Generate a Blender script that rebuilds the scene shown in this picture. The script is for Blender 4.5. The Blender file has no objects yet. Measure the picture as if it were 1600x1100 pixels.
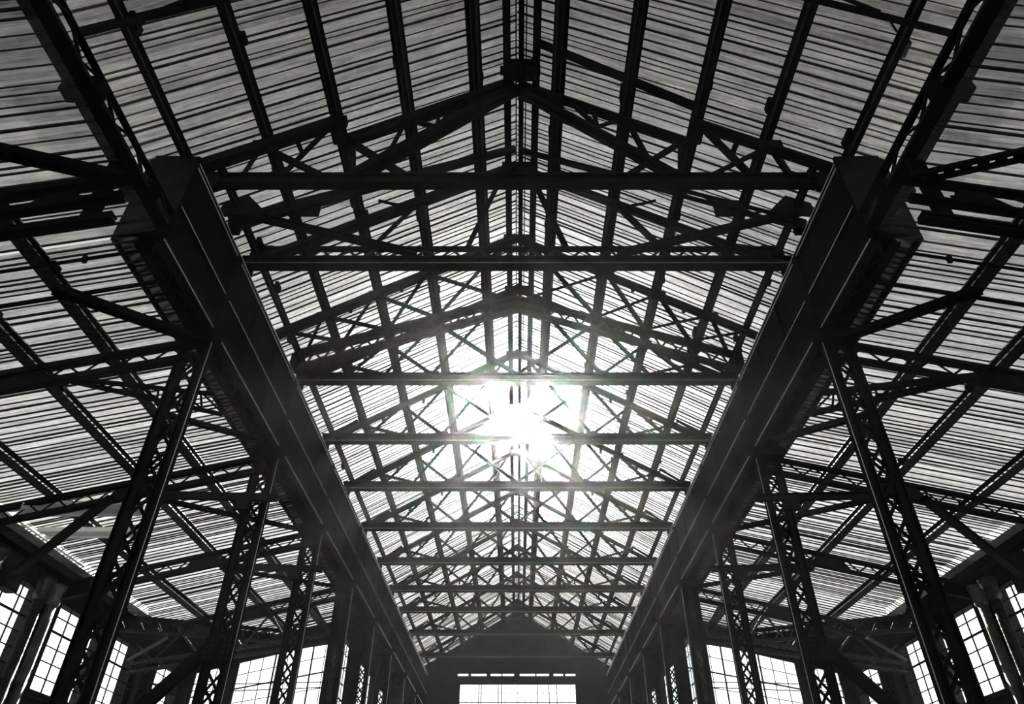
import bpy, bmesh, math, random
from mathutils import Vector, Matrix

random.seed(7)
sc = bpy.context.scene
COL = sc.collection
ZO = 1.6                      # eye height: every z below is written relative to the eye

# ------------------------------------------------------------------ camera
cam_d = bpy.data.cameras.new('camera')
cam = bpy.data.objects.new('camera', cam_d)
COL.objects.link(cam)
cam.location = (0, 0, ZO)
PITCH = math.radians(37.07)
cam.rotation_euler = (math.pi / 2 + PITCH, 0, 0)
cam_d.sensor_fit = 'HORIZONTAL'
cam_d.sensor_width = 36.0
cam_d.lens = 36.0 * 1080.0 / 1600.0
cam_d.shift_x = -8.0 / 1600.0
cam_d.clip_start = 0.05
cam_d.clip_end = 500
sc.camera = cam

# ------------------------------------------------------------------ view
sc.view_settings.view_transform = 'Standard'
sc.view_settings.look = 'None'
sc.view_settings.gamma = 1.0
sc.view_settings.use_curve_mapping = False
sc.view_settings.exposure = 0.0
sc.cycles.max_bounces = 8
sc.cycles.diffuse_bounces = 3
sc.cycles.glossy_bounces = 2
sc.cycles.transmission_bounces = 4
sc.cycles.transparent_max_bounces = 12
sc.cycles.volume_bounces = 0
sc.cycles.use_denoising = True
sc.cycles.sample_clamp_indirect = 4.0

# ------------------------------------------------------------------ sky and sun
SUN_EL = math.radians(31.8)
SUN_AZ = math.radians(0.5)          # a touch to the right of straight ahead
sun_dir = Vector((math.sin(SUN_AZ) * math.cos(SUN_EL), math.cos(SUN_AZ) * math.cos(SUN_EL), math.sin(SUN_EL)))
sun_d = bpy.data.lights.new('sun', 'SUN')
sun_d.energy = 185.0
sun_d.angle = math.radians(0.6)
sun_d.color = (1.0, 0.965, 0.86)
sun = bpy.data.objects.new('sun', sun_d)
COL.objects.link(sun)
sun.location = sun_dir * 60
sun.rotation_euler = (-sun_dir).to_track_quat('-Z', 'Y').to_euler()

world = bpy.data.worlds.new('sky')
sc.world = world
world.use_nodes = True
wt = world.node_tree
wt.nodes.clear()


def wn(kind, **kw):
    n = wt.nodes.new(kind)
    for k, v in kw.items():
        setattr(n, k, v)
    return n


def wmath(op, a, b=None):
    n = wn('ShaderNodeMath', operation=op)
    for i, x in enumerate((a, b)):
        if x is None:
            continue
        if isinstance(x, (int, float)):
            n.inputs[i].default_value = x
        else:
            wt.links.new(x, n.inputs[i])
    return n.outputs[0]


tc = wn('ShaderNodeTexCoord')
nrm = wn('ShaderNodeVectorMath', operation='NORMALIZE')
wt.links.new(tc.outputs['Generated'], nrm.inputs[0])
dot = wn('ShaderNodeVectorMath', operation='DOT_PRODUCT')
wt.links.new(nrm.outputs[0], dot.inputs[0])
dot.inputs[1].default_value = sun_dir
dpos = wmath('MAXIMUM', dot.outputs['Value'], 0.0)
aur1 = wmath('MULTIPLY', wmath('POWER', dpos, 85.0), 10.0)
aur2 = wmath('MULTIPLY', wmath('POWER', dpos, 13.0), 1.6)
sep = wn('ShaderNodeSeparateXYZ')
wt.links.new(nrm.outputs[0], sep.inputs[0])
zup = wmath('MAXIMUM', sep.outputs['Z'], 0.0)
hor = wmath('POWER', wmath('SUBTRACT', 1.0, zup), 2.0)      # brighter towards the horizon
base = wmath('ADD', wmath('MULTIPLY', hor, 3.3), 0.05)
lum = wmath('ADD', base, wmath('ADD', aur1, aur2))
bg = wn('ShaderNodeBackground')
bg.inputs['Color'].default_value = (1.0, 0.99, 0.965, 1)
wt.links.new(lum, bg.inputs['Strength'])
wo = wn('ShaderNodeOutputWorld')
wt.links.new(bg.outputs[0], wo.inputs['Surface'])
world.cycles.sampling_method = 'MANUAL'
world.cycles.sample_map_resolution = 512


# ------------------------------------------------------------------ materials
def material(name):
    m = bpy.data.materials.new(name)
    m.use_nodes = True
    m.node_tree.nodes.clear()
    return m, m.node_tree


def noisy(name, c0, c1, rough, scale=4.0, spec=0.4, metallic=0.0, bump=0.15, stretch=(1, 1, 1)):
    m, t = material(name)
    N = t.nodes.new
    L = t.links.new
    out = N('ShaderNodeOutputMaterial')
    p = N('ShaderNodeBsdfPrincipled')
    co = N('ShaderNodeTexCoord')
    mp = N('ShaderNodeMapping')
    mp.inputs['Scale'].default_value = stretch
    L(co.outputs['Object'], mp.inputs['Vector'])
    no = N('ShaderNodeTexNoise')
    no.inputs['Scale'].default_value = scale
    no.inputs['Detail'].default_value = 5
    L(mp.outputs[0], no.inputs['Vector'])
    ra = N('ShaderNodeValToRGB')
    ra.color_ramp.elements[0].position = 0.35
    ra.color_ramp.elements[1].position = 0.7
    ra.color_ramp.elements[0].color = (*c0, 1)
    ra.color_ramp.elements[1].color = (*c1, 1)
    L(no.outputs['Fac'], ra.inputs['Fac'])
    L(ra.outputs['Color'], p.inputs['Base Color'])
    p.inputs['Roughness'].default_value = rough
    p.inputs['Metallic'].default_value = metallic
    p.inputs['Specular IOR Level'].default_value = spec
    if bump:
        bu = N('ShaderNodeBump')
        bu.inputs['Strength'].default_value = bump
        bu.inputs['Distance'].default_value = 0.01
        L(no.outputs['Fac'], bu.inputs['Height'])
        L(bu.outputs[0], p.inputs['Normal'])
    L(p.outputs[0], out.inputs['Surface'])
    return m


def matte(name, c0, c1, sheen, rough, scale):
    """sooty paint: diffuse with a faint even gloss"""
    m, t = material(name)
    N = t.nodes.new
    L = t.links.new
    co = N('ShaderNodeTexCoord')
    no = N('ShaderNodeTexNoise')
    no.inputs['Scale'].default_value = scale
    no.inputs['Detail'].default_value = 5
    L(co.outputs['Object'], no.inputs['Vector'])
    ra = N('ShaderNodeValToRGB')
    ra.color_ramp.elements[0].position = 0.35
    ra.color_ramp.elements[1].position = 0.7
    ra.color_ramp.elements[0].color = (*c0, 1)
    ra.color_ramp.elements[1].color = (*c1, 1)
    L(no.outputs['Fac'], ra.inputs['Fac'])
    d = N('ShaderNodeBsdfDiffuse')
    L(ra.outputs['Color'], d.inputs['Color'])
    g = N('ShaderNodeBsdfGlossy')
    g.inputs['Roughness'].default_value = rough
    mx = N('ShaderNodeMixShader')
    mx.inputs[0].default_value = sheen
    L(d.outputs[0], mx.inputs[1])
    L(g.outputs[0], mx.inputs[2])
    out = N('ShaderNodeOutputMaterial')
    L(mx.outputs[0], out.inputs['Surface'])
    return m


STEEL = matte('black_painted_steel', (0.002, 0.002, 0.0022), (0.006, 0.006, 0.0066), 0.008, 0.4, 6.0)
STEEL_WORN = matte('worn_black_steel', (0.004, 0.004, 0.0044), (0.03, 0.0295, 0.029), 0.02, 0.35, 14.0)
EDGE = matte('painted_glint', (0.45, 0.45, 0.45), (0.8, 0.8, 0.79), 0.1, 0.3, 20.0)  # near-white colour that paints in light caught along steel edges
TIMBER_SHEEN = noisy('weathered_timber_and_sheen', (0.10, 0.10, 0.10), (0.30, 0.295, 0.29), 0.8, 9.0, 0.2, 0.0, 0.4, (6, 0.6, 6))  # timber grey, also used for the sheen lines painted on the ties
WALLM = matte('sooty_wall', (0.006, 0.006, 0.0063), (0.02, 0.02, 0.0205), 0.0, 0.5, 2.0)
CLADM = matte('dark_cladding', (0.003, 0.003, 0.0036), (0.009, 0.009, 0.0098), 0.0, 0.5, 3.0)
FLOORM = matte('dark_oily_floor', (0.006, 0.006, 0.006), (0.018, 0.018, 0.0178), 0.0, 0.5, 1.2)
IRON = noisy('grey_cast_iron', (0.03, 0.03, 0.032), (0.10, 0.10, 0.10), 0.45, 7.0, 0.45)
DUCTM = noisy('light_grey_duct', (0.7, 0.7, 0.7), (0.82, 0.82, 0.815), 0.5, 3.0, 0.3, 0.0, 0.05)
WHITEM = noisy('white_conduit', (0.75, 0.75, 0.74), (0.88, 0.88, 0.87), 0.4, 3.0, 0.4, 0.0, 0.0)


def roof_material():
    m, t = material('whitewashed_translucent_boards')
    N = t.nodes.new
    L = t.links.new
    out = N('ShaderNodeOutputMaterial')
    co = N('ShaderNodeTexCoord')
    sp = N('ShaderNodeSeparateXYZ')
    L(co.outputs['Object'], sp.inputs[0])
    # board to board tone, running down the slope: a one-dimensional cell pattern along the hall
    vo = N('ShaderNodeTexVoronoi')
    vo.voronoi_dimensions = '1D'
    vo.inputs['Scale'].default_value = 5.0
    L(sp.outputs['Y'], vo.inputs['W'])
    bw = N('ShaderNodeRGBToBW')
    L(vo.outputs['Color'], bw.inputs[0])
    # streaks and stains that follow the boards
    mp = N('ShaderNodeMapping')
    mp.inputs['Scale'].default_value = (1.1, 16.0, 1.1)
    L(co.outputs['Object'], mp.inputs['Vector'])
    no = N('ShaderNodeTexNoise')
    no.inputs['Scale'].default_value = 1.3
    no.inputs['Detail'].default_value = 6
    no.inputs['Roughness'].default_value = 0.65
    L(mp.outputs[0], no.inputs['Vector'])
    n2 = N('ShaderNodeTexNoise')
    n2.inputs['Scale'].default_value = 9.0
    n2.inputs['Detail'].default_value = 4
    L(co.outputs['Object'], n2.inputs['Vector'])

    def mth(op, a, b):
        n = N('ShaderNodeMath')
        n.operation = op
        for i, x in enumerate((a, b)):
            if isinstance(x, (int, float)):
                n.inputs[i].default_value = x
            else:
                L(x, n.inputs[i])
        return n.outputs[0]
    tone = mth('ADD', mth('MULTIPLY', bw.outputs[0], 0.5), mth('MULTIPLY', no.outputs['Fac'], 1.7))
    tone = mth('ADD', tone, mth('MULTIPLY', n2.outputs['Fac'], 0.35))
    tone = mth('SUBTRACT', tone, 0.52)      # about 0.5 to 1.1
    cl = N('ShaderNodeClamp')
    cl.inputs['Min'].default_value = 0.25
    cl.inputs['Max'].default_value = 1.15
    L(tone, cl.inputs['Value'])
    tone = cl.outputs[0]

    def tint(k):
        c = N('ShaderNodeCombineColor')
        L(mth('MULTIPLY', tone, k), c.inputs[0])
        L(mth('MULTIPLY', tone, k), c.inputs[1])
        L(mth('MULTIPLY', tone, k * 0.985), c.inputs[2])
        return c.outputs[0]
    df = N('ShaderNodeBsdfDiffuse')
    L(tint(0.50), df.inputs['Color'])
    tl = N('ShaderNodeBsdfTranslucent')
    L(tint(0.012), tl.inputs['Color'])
    ad = N('ShaderNodeMixShader')
    ad.inputs[0].default_value = 0.5
    L(df.outputs[0], ad.inputs[1])
    L(tl.outputs[0], ad.inputs[2])
    tr = N('ShaderNodeBsdfTransparent')
    L(tint(0.95), tr.inputs['Color'])
    mx = N('ShaderNodeMixShader')
    mx.inputs[0].default_value = 0.55
    L(ad.outputs[0], mx.inputs[1])
    L(tr.outputs[0], mx.inputs[2])
    L(mx.outputs[0], out.inputs['Surface'])
    return m


ROOFM = roof_material()
SEAMM = noisy('tarred_roof_seam', (0.012, 0.012, 0.012), (0.035, 0.035, 0.034), 0.8, 10.0, 0.15)


def glass_material():
    m, t = material('window_glass')
    N = t.nodes.new
    out = N('ShaderNodeOutputMaterial')
    tr = N('ShaderNodeBsdfTransparent')
    tr.inputs['Color'].default_value = (0.93, 0.95, 0.97, 1)
    gl = N('ShaderNodeBsdfGlossy')
    gl.inputs['Roughness'].default_value = 0.05
    mx = N('ShaderNodeMixShader')
    mx.inputs[0].default_value = 0.04
    t.links.new(tr.outputs[0], mx.inputs[1])
    t.links.new(gl.outputs[0], mx.inputs[2])
    t.links.new(mx.outputs[0], out.inputs['Surface'])
    return m


GLASS = glass_material()


# ------------------------------------------------------------------ mesh helpers
def prof(kind, w, h, t=0.03):
    """cross-section outline, a along the side axis, b along the up axis, centred"""
    a, b = w / 2, h / 2
    if kind == 'I':
        t2 = t / 2
        return [(-a, -b), (a, -b), (a, -b + t), (t2, -b + t), (t2, b - t), (a, b - t), (a, b), (-a, b),
                (-a, b - t), (-t2, b - t), (-t2, -b + t), (-a, -b + t)]
    if kind == 'C':
        return [(-a, -b), (a, -b), (a, -b + t), (-a + t, -b + t), (-a + t, b - t), (a, b - t), (a, b), (-a, b)]
    if kind == 'L':
        return [(-a, -b), (a, -b), (a, -b + t), (-a + t, -b + t), (-a + t, b), (-a, b)]
    if kind == 'T':
        t2 = t / 2
        return [(-a, -b), (a, -b), (a, -b + t), (t2, -b + t), (t2, b), (-t2, b), (-t2, -b + t), (-a, -b + t)]
    if kind == 'O':
        return [(a * math.cos(k * math.pi / 5), b * math.sin(k * math.pi / 5)) for k in range(10)]
    return [(-a, -b), (a, -b), (a, b), (-a, b)]


class MB:
    def __init__(self):
        self.bm = bmesh.new()

    def bar(self, p0, p1, w, h, kind='B', up=(0, 0, 1), t=0.03, mi=0):
        p0, p1 = Vector(p0), Vector(p1)
        d = (p1 - p0).normalized()
        u = Vector(up)
        if abs(d.dot(u)) > 0.98:
            u = Vector((0, 1, 0))
        s = d.cross(u).normalized()
        u = s.cross(d).normalized()
        pts = prof(kind, w, h, t)
        A = [self.bm.verts.new(p0 + s * a + u * b) for a, b in pts]
        B = [self.bm.verts.new(p1 + s * a + u * b) for a, b in pts]
        n = len(pts)
        fs = [self.bm.faces.new((A[i], A[(i + 1) % n], B[(i + 1) % n], B[i])) for i in range(n)]
        fs.append(self.bm.faces.new(A[::-1]))
        fs.append(self.bm.faces.new(B))
        for f in fs:
            f.material_index = mi
        return self

    def box(self, x0, x1, y0, y1, z0, z1, mi=0):
        v = [self.bm.verts.new((x, y, z)) for z in (z0, z1) for x, y in ((x0, y0), (x1, y0), (x1, y1), (x0, y1))]
        for q in ((3, 2, 1, 0), (4, 5, 6, 7), (0, 1, 5, 4), (1, 2, 6, 5), (2, 3, 7, 6), (3, 0, 4, 7)):
            self.bm.faces.new([v[i] for i in q]).material_index = mi
        return self

    def prism(self, poly, axis, a0, a1, mi=0):
        """poly: outline in the plane square to axis ('x': (y,z), 'y': (x,z), 'z': (x,y))"""
        def P(p, a):
            return {'x': (a, p[0], p[1]), 'y': (p[0], a, p[1]), 'z': (p[0], p[1], a)}[axis]
        A = [self.bm.verts.new(P(p, a0)) for p in poly]
        B = [self.bm.verts.new(P(p, a1)) for p in poly]
        n = len(poly)
        for i in range(n):
            self.bm.faces.new((A[i], A[(i + 1) % n], B[(i + 1) % n], B[i])).material_index = mi
        self.bm.faces.new(A[::-1]).material_index = mi
        self.bm.faces.new(B).material_index = mi
        return self

    def lathe(self, x, y, prof_rz, n=20):
        rings = []
        for r, z in prof_rz:
            rings.append([self.bm.verts.new((x + r * math.cos(2 * math.pi * k / n), y + r * math.sin(2 * math.pi * k / n), z)) for k in range(n)])
        for a, b in zip(rings, rings[1:]):
            for k in range(n):
                self.bm.faces.new((a[k], a[(k + 1) % n], b[(k + 1) % n], b[k])).smooth = True
        self.bm.faces.new(rings[0][::-1])
        self.bm.faces.new(rings[-1])
        return self

    def tube(self, pts, r, n=8):
        for a, b in zip(pts, pts[1:]):
            self.bar(a, b, 2 * r, 2 * r, 'O')
        return self

    def zigzag(self, a0, a1, b0, b1, n, w, h, up):
        """lacing between line a0-a1 and line b0-b1"""
        a0, a1, b0, b1 = map(Vector, (a0, a1, b0, b1))
        for k in range(n):
            f0, f1 = k / n, (k + 1) / n
            if k % 2 == 0:
                self.bar(a0.lerp(a1, f0), b0.lerp(b1, f1), w, h, 'B', up)
            else:
                self.bar(b0.lerp(b1, f0), a0.lerp(a1, f1), w, h, 'B', up)
        return self

    def build(self, name, mats, parent=None, base=(0, 0, 0)):
        me = bpy.data.meshes.new(name)
        b = Vector(base)
        if parent is not None and 'base' in PB.get(parent.name, {}):
            b = PB[parent.name]['base']
        bmesh.ops.translate(self.bm, verts=self.bm.verts, vec=-b)
        bmesh.ops.recalc_face_normals(self.bm, faces=self.bm.faces)
        self.bm.to_mesh(me)
        self.bm.free()
        for m in (mats if isinstance(mats, (list, tuple)) else [mats]):
            me.materials.append(m)
        o = bpy.data.objects.new(name, me)
        COL.objects.link(o)
        if parent is not None:
            o.parent = parent
        else:
            o.location = b + Vector((0, 0, ZO))
        PB[o.name] = {'base': b}
        return o


PB = {}


def tag(o, label, cat, group=None, kind='thing'):
    o['label'] = label
    o['category'] = cat
    if group:
        o['group'] = group
    if kind:
        o['kind'] = kind
    return o


def thing(name, label, cat, base, group=None):
    o = bpy.data.objects.new(name, None)
    COL.objects.link(o)
    o.empty_display_size = 0.2
    o.location = Vector(base) + Vector((0, 0, ZO))
    PB[o.name] = {'base': Vector(base)}
    return tag(o, label, cat, group)


def struct(o):
    o['kind'] = 'structure'
    return o


def struct_empty(name, base):
    o = bpy.data.objects.new(name, None)
    COL.objects.link(o)
    o.location = Vector(base) + Vector((0, 0, ZO))
    PB[o.name] = {'base': Vector(base)}
    o['kind'] = 'structure'
    return o


def copy_tree(o, parent=None):
    c = o.copy()
    COL.objects.link(c)
    if parent is not None:
        c.parent = parent
    for ch in list(o.children):
        copy_tree(ch, c)
    return c


def dup(root, base, label, rotz=0.0):
    c = copy_tree(root)
    c.location = Vector(base) + Vector((0, 0, ZO))
    c.rotation_euler = (0, 0, rotz)
    c['label'] = label
    return c


ORD = ['first', 'second', 'third', 'fourth', 'fifth', 'sixth', 'seventh', 'eighth', 'ninth', 'tenth', 'eleventh', 'twelfth']
SIDE = {-1: 'left', 1: 'right'}

def rivets(plate, pts, d, r=.018):
    """row of rivet heads standing out of a plate along direction d"""
    m = MB()
    d = Vector(d)
    for p in pts:
        p = Vector(p)
        m.bar(p, p + d * .012, 2 * r, 2 * r, 'O', (0, 0, 1) if abs(d.z) < .5 else (0, 1, 0))
    return m.build('rivets', STEEL_WORN, plate)


# ------------------------------------------------------------------ dimensions (metres, eye at the origin)
NR, NM = 12.50, 0.58          # nave roof underside: z = NR - NM*|x|
AR, AM = 7.40, 0.23           # aisle roof underside: z = AR - AM*(|x|-5.3)
XE = 5.9                      # nave eave
XW = 11.2                     # side wall
YB, YA, YN = -4.0, 25.2, 42.0  # back wall, aisle end wall, nave end wall


def nz(x):
    return NR - NM * abs(x)


def az(x):
    return AR - AM * (abs(x) - 5.3)


PURL = [0.776, 2.0, 3.14, 4.2, 5.34]
APURL = [6.76, 7.91, 9.58, 10.74]
GX0, GX1 = 5.05, 5.47
GZ0, GZM, GZ1 = 7.23, 8.02, 9.0
GY0 = 6.95
COLY = [9.0, 12.95, 17.0, 21.2, 25.2, 29.3, 33.4, 37.5]
TIEZ = 9.25

# ------------------------------------------------------------------ setting: floor and roofs
struct(MB().box(-XW - .3, XW + .3, YB - .3, YN + .3, -1.8, -1.6).build('floor', FLOORM))


def roof_slope(name, s, x_of, z_of, y0, y1, x_lim=None, pitch=(0.08, 0.22), seam=(0.013, 0.040)):
    """ribbed roof sheet running down the slope; flat boards with narrow standing seams between"""
    bm = bmesh.new()
    y = y0
    xa, xb = x_of
    prev = None

    def col(yy, dz):
        b = xb if x_lim is None else min(xb, max(x_lim(yy), xa + 0.02))
        return [bm.verts.new((s * x, yy, z_of(x) + dz)) for x in (xa, b)]
    rows = []
    while y < y1:
        p = random.uniform(*pitch)
        w = random.choice((seam[0], seam[0], seam[1], (seam[0] + seam[1]) / 2))
        rows.append((y, y + p - w, y + p))
        y += p
    last = col(rows[0][0], 0)
    for a, b, c in rows:
        q = col(b, 0)
        bm.faces.new((last[0], last[1], q[1], q[0])).material_index = 0
        d1 = col(b + (c - b) * .15, -.028)
        d2 = col(b + (c - b) * .85, -.028)
        e = col(c, 0)
        for m, n in ((q, d1), (d1, d2), (d2, e)):
            bm.faces.new((m[0], m[1], n[1], n[0])).material_index = 1
        last = e
    me = bpy.data.meshes.new(name)
    bmesh.ops.recalc_face_normals(bm, faces=bm.faces)
    bm.to_mesh(me)
    bm.free()
    me.materials.append(ROOFM)
    me.materials.append(SEAMM)
    o = bpy.data.objects.new(name, me)
    COL.objects.link(o)
    o.location = (0, 0, ZO)
    return struct(o)


# the aisle roofs stop at a slanting valley in front of the aisle end walls
DG0, DG1 = (11.17, 19.9), (7.32, 25.8)


def valley_x(y):
    if y <= DG0[1]:
        return 99
    return DG0[0] + (DG1[0] - DG0[0]) * (y - DG0[1]) / (DG1[1] - DG0[1])


for s in (-1, 1):
    roof_slope('ceiling_nave_near_' + SIDE[s], s, (0.0, 6.25), nz, YB, GY0 - .2)
    roof_slope('ceiling_nave_' + SIDE[s], s, (0.0, XE), nz, GY0 - .18, YN)
    roof_slope('ceiling_aisle_' + SIDE[s], s, (5.2, XW + .1), az, YB, GY0 - .1, None)
    roof_slope('ceiling_aisle_far_' + SIDE[s], s, (5.5, XW + .1), az, GY0, YA, lambda y: valley_x(y - 1.1))
    # dark boarded soffit beyond the valley
    m = MB()
    m.prism([(s * DG0[0], DG0[1] + 1.1), (s * valley_x(YA - 1.1), YA), (s * (XW + .1), YA), (s * (XW + .1), DG0[1] + 1.1)][::s], 'z', 0, .04)
    for v in m.bm.verts:
        v.co.z += az(v.co.x) - .02
    struct(m.build('ceiling_soffit_' + SIDE[s], CLADM))

# ------------------------------------------------------------------ setting: walls and windows
WIN = [0]


def window(rect_poly, axis, at, nv, nh, fw=0.07, depth=0.08, bars_extra=()):
    """glazed opening. rect_poly: outline (u, z) corners bottom-left, bottom-right, top-right, top-left"""
    WIN[0] += 1
    (u0, z0), (u1, z1), (u2, z2), (u3, z3) = rect_poly
    base = {'x': (at, (u0 + u1) / 2, z0), 'y': ((u0 + u1) / 2, at, z0)}[axis]
    e = struct_empty('window_%d' % WIN[0], base)

    def P(u, z, o=0.0):
        return (at + o, u, z) if axis == 'x' else (u, at + o, z)
    upv = (1, 0, 0) if axis == 'x' else (0, 1, 0)
    f = MB()
    c = [(u0, z0), (u1, z1), (u2, z2), (u3, z3)]
    for a, b in zip(c, c[1:] + c[:1]):
        f.bar(P(*a), P(*b), fw, depth, 'B', upv)
    f.build('frame', STEEL, e)
    g = MB()
    for k in range(1, nv):
        t = k / nv
        a = (u0 + (u1 - u0) * t, z0 + (z1 - z0) * t)
        b = (u3 + (u2 - u3) * t, z3 + (z2 - z3) * t)
        w = 0.045 if k % 3 == 0 else 0.022
        g.bar(P(*a), P(*b), w, w + .01, 'B', upv)
    for k in range(1, nh):
        t = k / nh
        a = (u0 + (u3 - u0) * t, z0 + (z3 - z0) * t)
        b = (u1 + (u2 - u1) * t, z1 + (z2 - z1) * t)
        w = 0.04 if k % 4 == 0 else 0.02
        g.bar(P(*a), P(*b), w, w + .01, 'B', upv)
    for a, b in bars_extra:
        g.bar(P(*a), P(*b), .05, .05, 'B', upv)
    g.build('glazing_bars', STEEL, e)
    q = MB()
    vs = [q.bm.verts.new(P(*p, o)) for o in (-.004, .004) for p in c]
    for idx in ((0, 1, 2, 3), (7, 6, 5, 4), (0, 4, 5, 1), (1, 5, 6, 2), (2, 6, 7, 3), (3, 7, 4, 0)):
        q.bm.faces.new([vs[i] for i in idx])
    q.build('pane', GLASS, e)
    return e


SILL = 3.37
HEAD = 5.35
SIDEWIN = [(-2.5, -0.6), (0.4, 2.6), (4.2, 6.4), (8.0, 10.2), (11.6, 13.6), (14.6, 16.35), (17.3, 19.55), (19.7, 21.6), (22.6, 24.9)]
for s in (-1, 1):
    m = MB()
    x0, x1 = sorted((s * XW, s * (XW + .3)))
    m.box(x0, x1, YB, YA + .3, -1.6, SILL)
    m.box(x0, x1, YB, YA + .3, HEAD, az(XW) + .25)
    ys = [YB] + [q for w in SIDEWIN for q in w] + [YA + .3]
    for a, b in zip(ys[0::2], ys[1::2]):
        m.box(x0, x1, a, b, SILL, HEAD)
    struct(m.build('wall_' + SIDE[s], WALLM))
    for a, b in SIDEWIN:
        nv = 3 if b - a < 1.8 else 4
        window([(a, SILL), (b, SILL), (b, HEAD), (a, HEAD)], 'x', s * (XW + .04), nv, 6)
    t = MB()
    x0, x1 = sorted((s * (XW - .12), s * XW))
    t.box(x0, x1, YB, YA, SILL - .12, SILL)
    struct(t.build('trim_%d' % (1 if s < 0 else 2), WALLM))
    # aisle end wall: piers, a dado and a sloping head that follows the roof
    m = MB()
    y0, y1 = YA, YA + .3
    xs = [(GX1 + .05, 5.8), (9.55, 9.85), (10.95, XW)]
    for a, b in xs:
        a, b = sorted((s * a, s * b))
        m.prism([(a, -1.6), (b, -1.6), (b, az(b) - .02), (a, az(a) - .02)], 'y', y0, y1)
    for a, b in ((5.8, 9.55), (9.85, 10.95)):
        a, b = sorted((s * a, s * b))
        m.box(a, b, y0, y1, -1.6, 1.5)
        m.prism([(a, az(a) - .62), (b, az(b) - .62), (b, az(b) - .02), (a, az(a) - .02)], 'y', y0, y1)
    struct(m.build('wall_aisle_end_' + SIDE[s], WALLM))
    for a, b, nv in ((5.8, 9.55, 9), (9.85, 10.95, 3)):
        a, b = sorted((s * a, s * b))
        window([(a, 1.5), (b, 1.5), (b, az(b) - .62), (a, az(a) - .62)], 'y', YA + .12, nv, 10)
    # clerestory between nave eave and aisle roof
    a, b = sorted((s * 5.75, s * 5.85))
    struct(MB().box(a, b, GY0, YA, az(5.8), nz(5.85) - .02).build('wall_clerestory_' + SIDE[s], CLADM))
    # nave flank beyond the aisle
    m = MB()
    a, b = sorted((s * 6.2, s * 6.45))
    m.box(a, b, YA + .3, YN, -1.6, 3.0)
    m.box(a, b, YA + .3, YN, 6.9, nz(5.9))
    fw = [(25.9, 28.6), (29.4, 32.7), (33.6, 36.9), (37.8, 41.2)]
    ys = [YA + .3] + [q for w in fw for q in w] + [YN]
    for p, q in zip(ys[0::2], ys[1::2]):
        m.box(a, b, p, q, 3.0, 6.9)
    m.prism([(s * 5.85, nz(5.85) - .03), (s * 6.45, nz(6.2) - .1), (s * 6.45, nz(6.2) - .04), (s * 5.85, nz(5.85) + .03)][::s], 'y', YA, YN)
    struct(m.build('wall_flank_' + SIDE[s], WALLM))
    for p, q in fw:
        window([(p, 3.0), (q, 3.0), (q, 6.9), (p, 6.9)], 'x', s * 6.3, 5, 8)

# nave end wall with its big window and the slit above
m = MB()
y0, y1 = YN, YN + .3
m.box(-6.45, -3.22, y0, y1, -1.6, 8.9)
m.box(3.29, 6.45, y0, y1, -1.6, 8.9)
m.box(-3.22, 3.29, y0, y1, -1.6, 2.0)
m.box(-3.22, 3.29, y0, y1, 8.51, 8.9)
m.prism([(-5.9, 9.06), (5.9, 9.06), (0, NR), ], 'y', y0, y1)
for a, b in ((-6.45, -3.35), (-2.75, -2.6), (-1.72, -1.5), (-.9, -.82), (-.18, .15), (1.02, 1.1), (1.8, 2.05), (2.6, 2.72), (3.3, 6.45)):
    m.box(a, b, y0, y1, 8.9, 9.06)
struct(m.build('wall_end', CLADM))
window([(-3.22, 2.0), (3.29, 2.0), (3.29, 8.51), (-3.22, 8.51)], 'y', YN + .15, 18, 14,
       bars_extra=[((-2.0, 2), (-2.0, 8.51)), ((-.87, 2), (-.87, 8.51)), ((1.78, 2), (1.78, 8.51))])
window([(-3.35, 8.9), (3.3, 8.9), (3.3, 9.06), (-3.35, 9.06)], 'y', YN + .05, 1, 1, fw=.015, depth=.02)
m = MB()
m.prism([(-XW - .3, -1.6), (XW + .3, -1.6), (XW + .3, az(XW)), (5.9, az(5.9)), (5.9, nz(5.9)), (0, NR), (-5.9, nz(5.9)), (-5.9, az(5.9)), (-XW - .3, az(XW))], 'y', YB - .3, YB)
struct(m.build('wall_back_blocker', WALLM))  # unseen wall, added to keep sky light from behind off the steel

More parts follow.
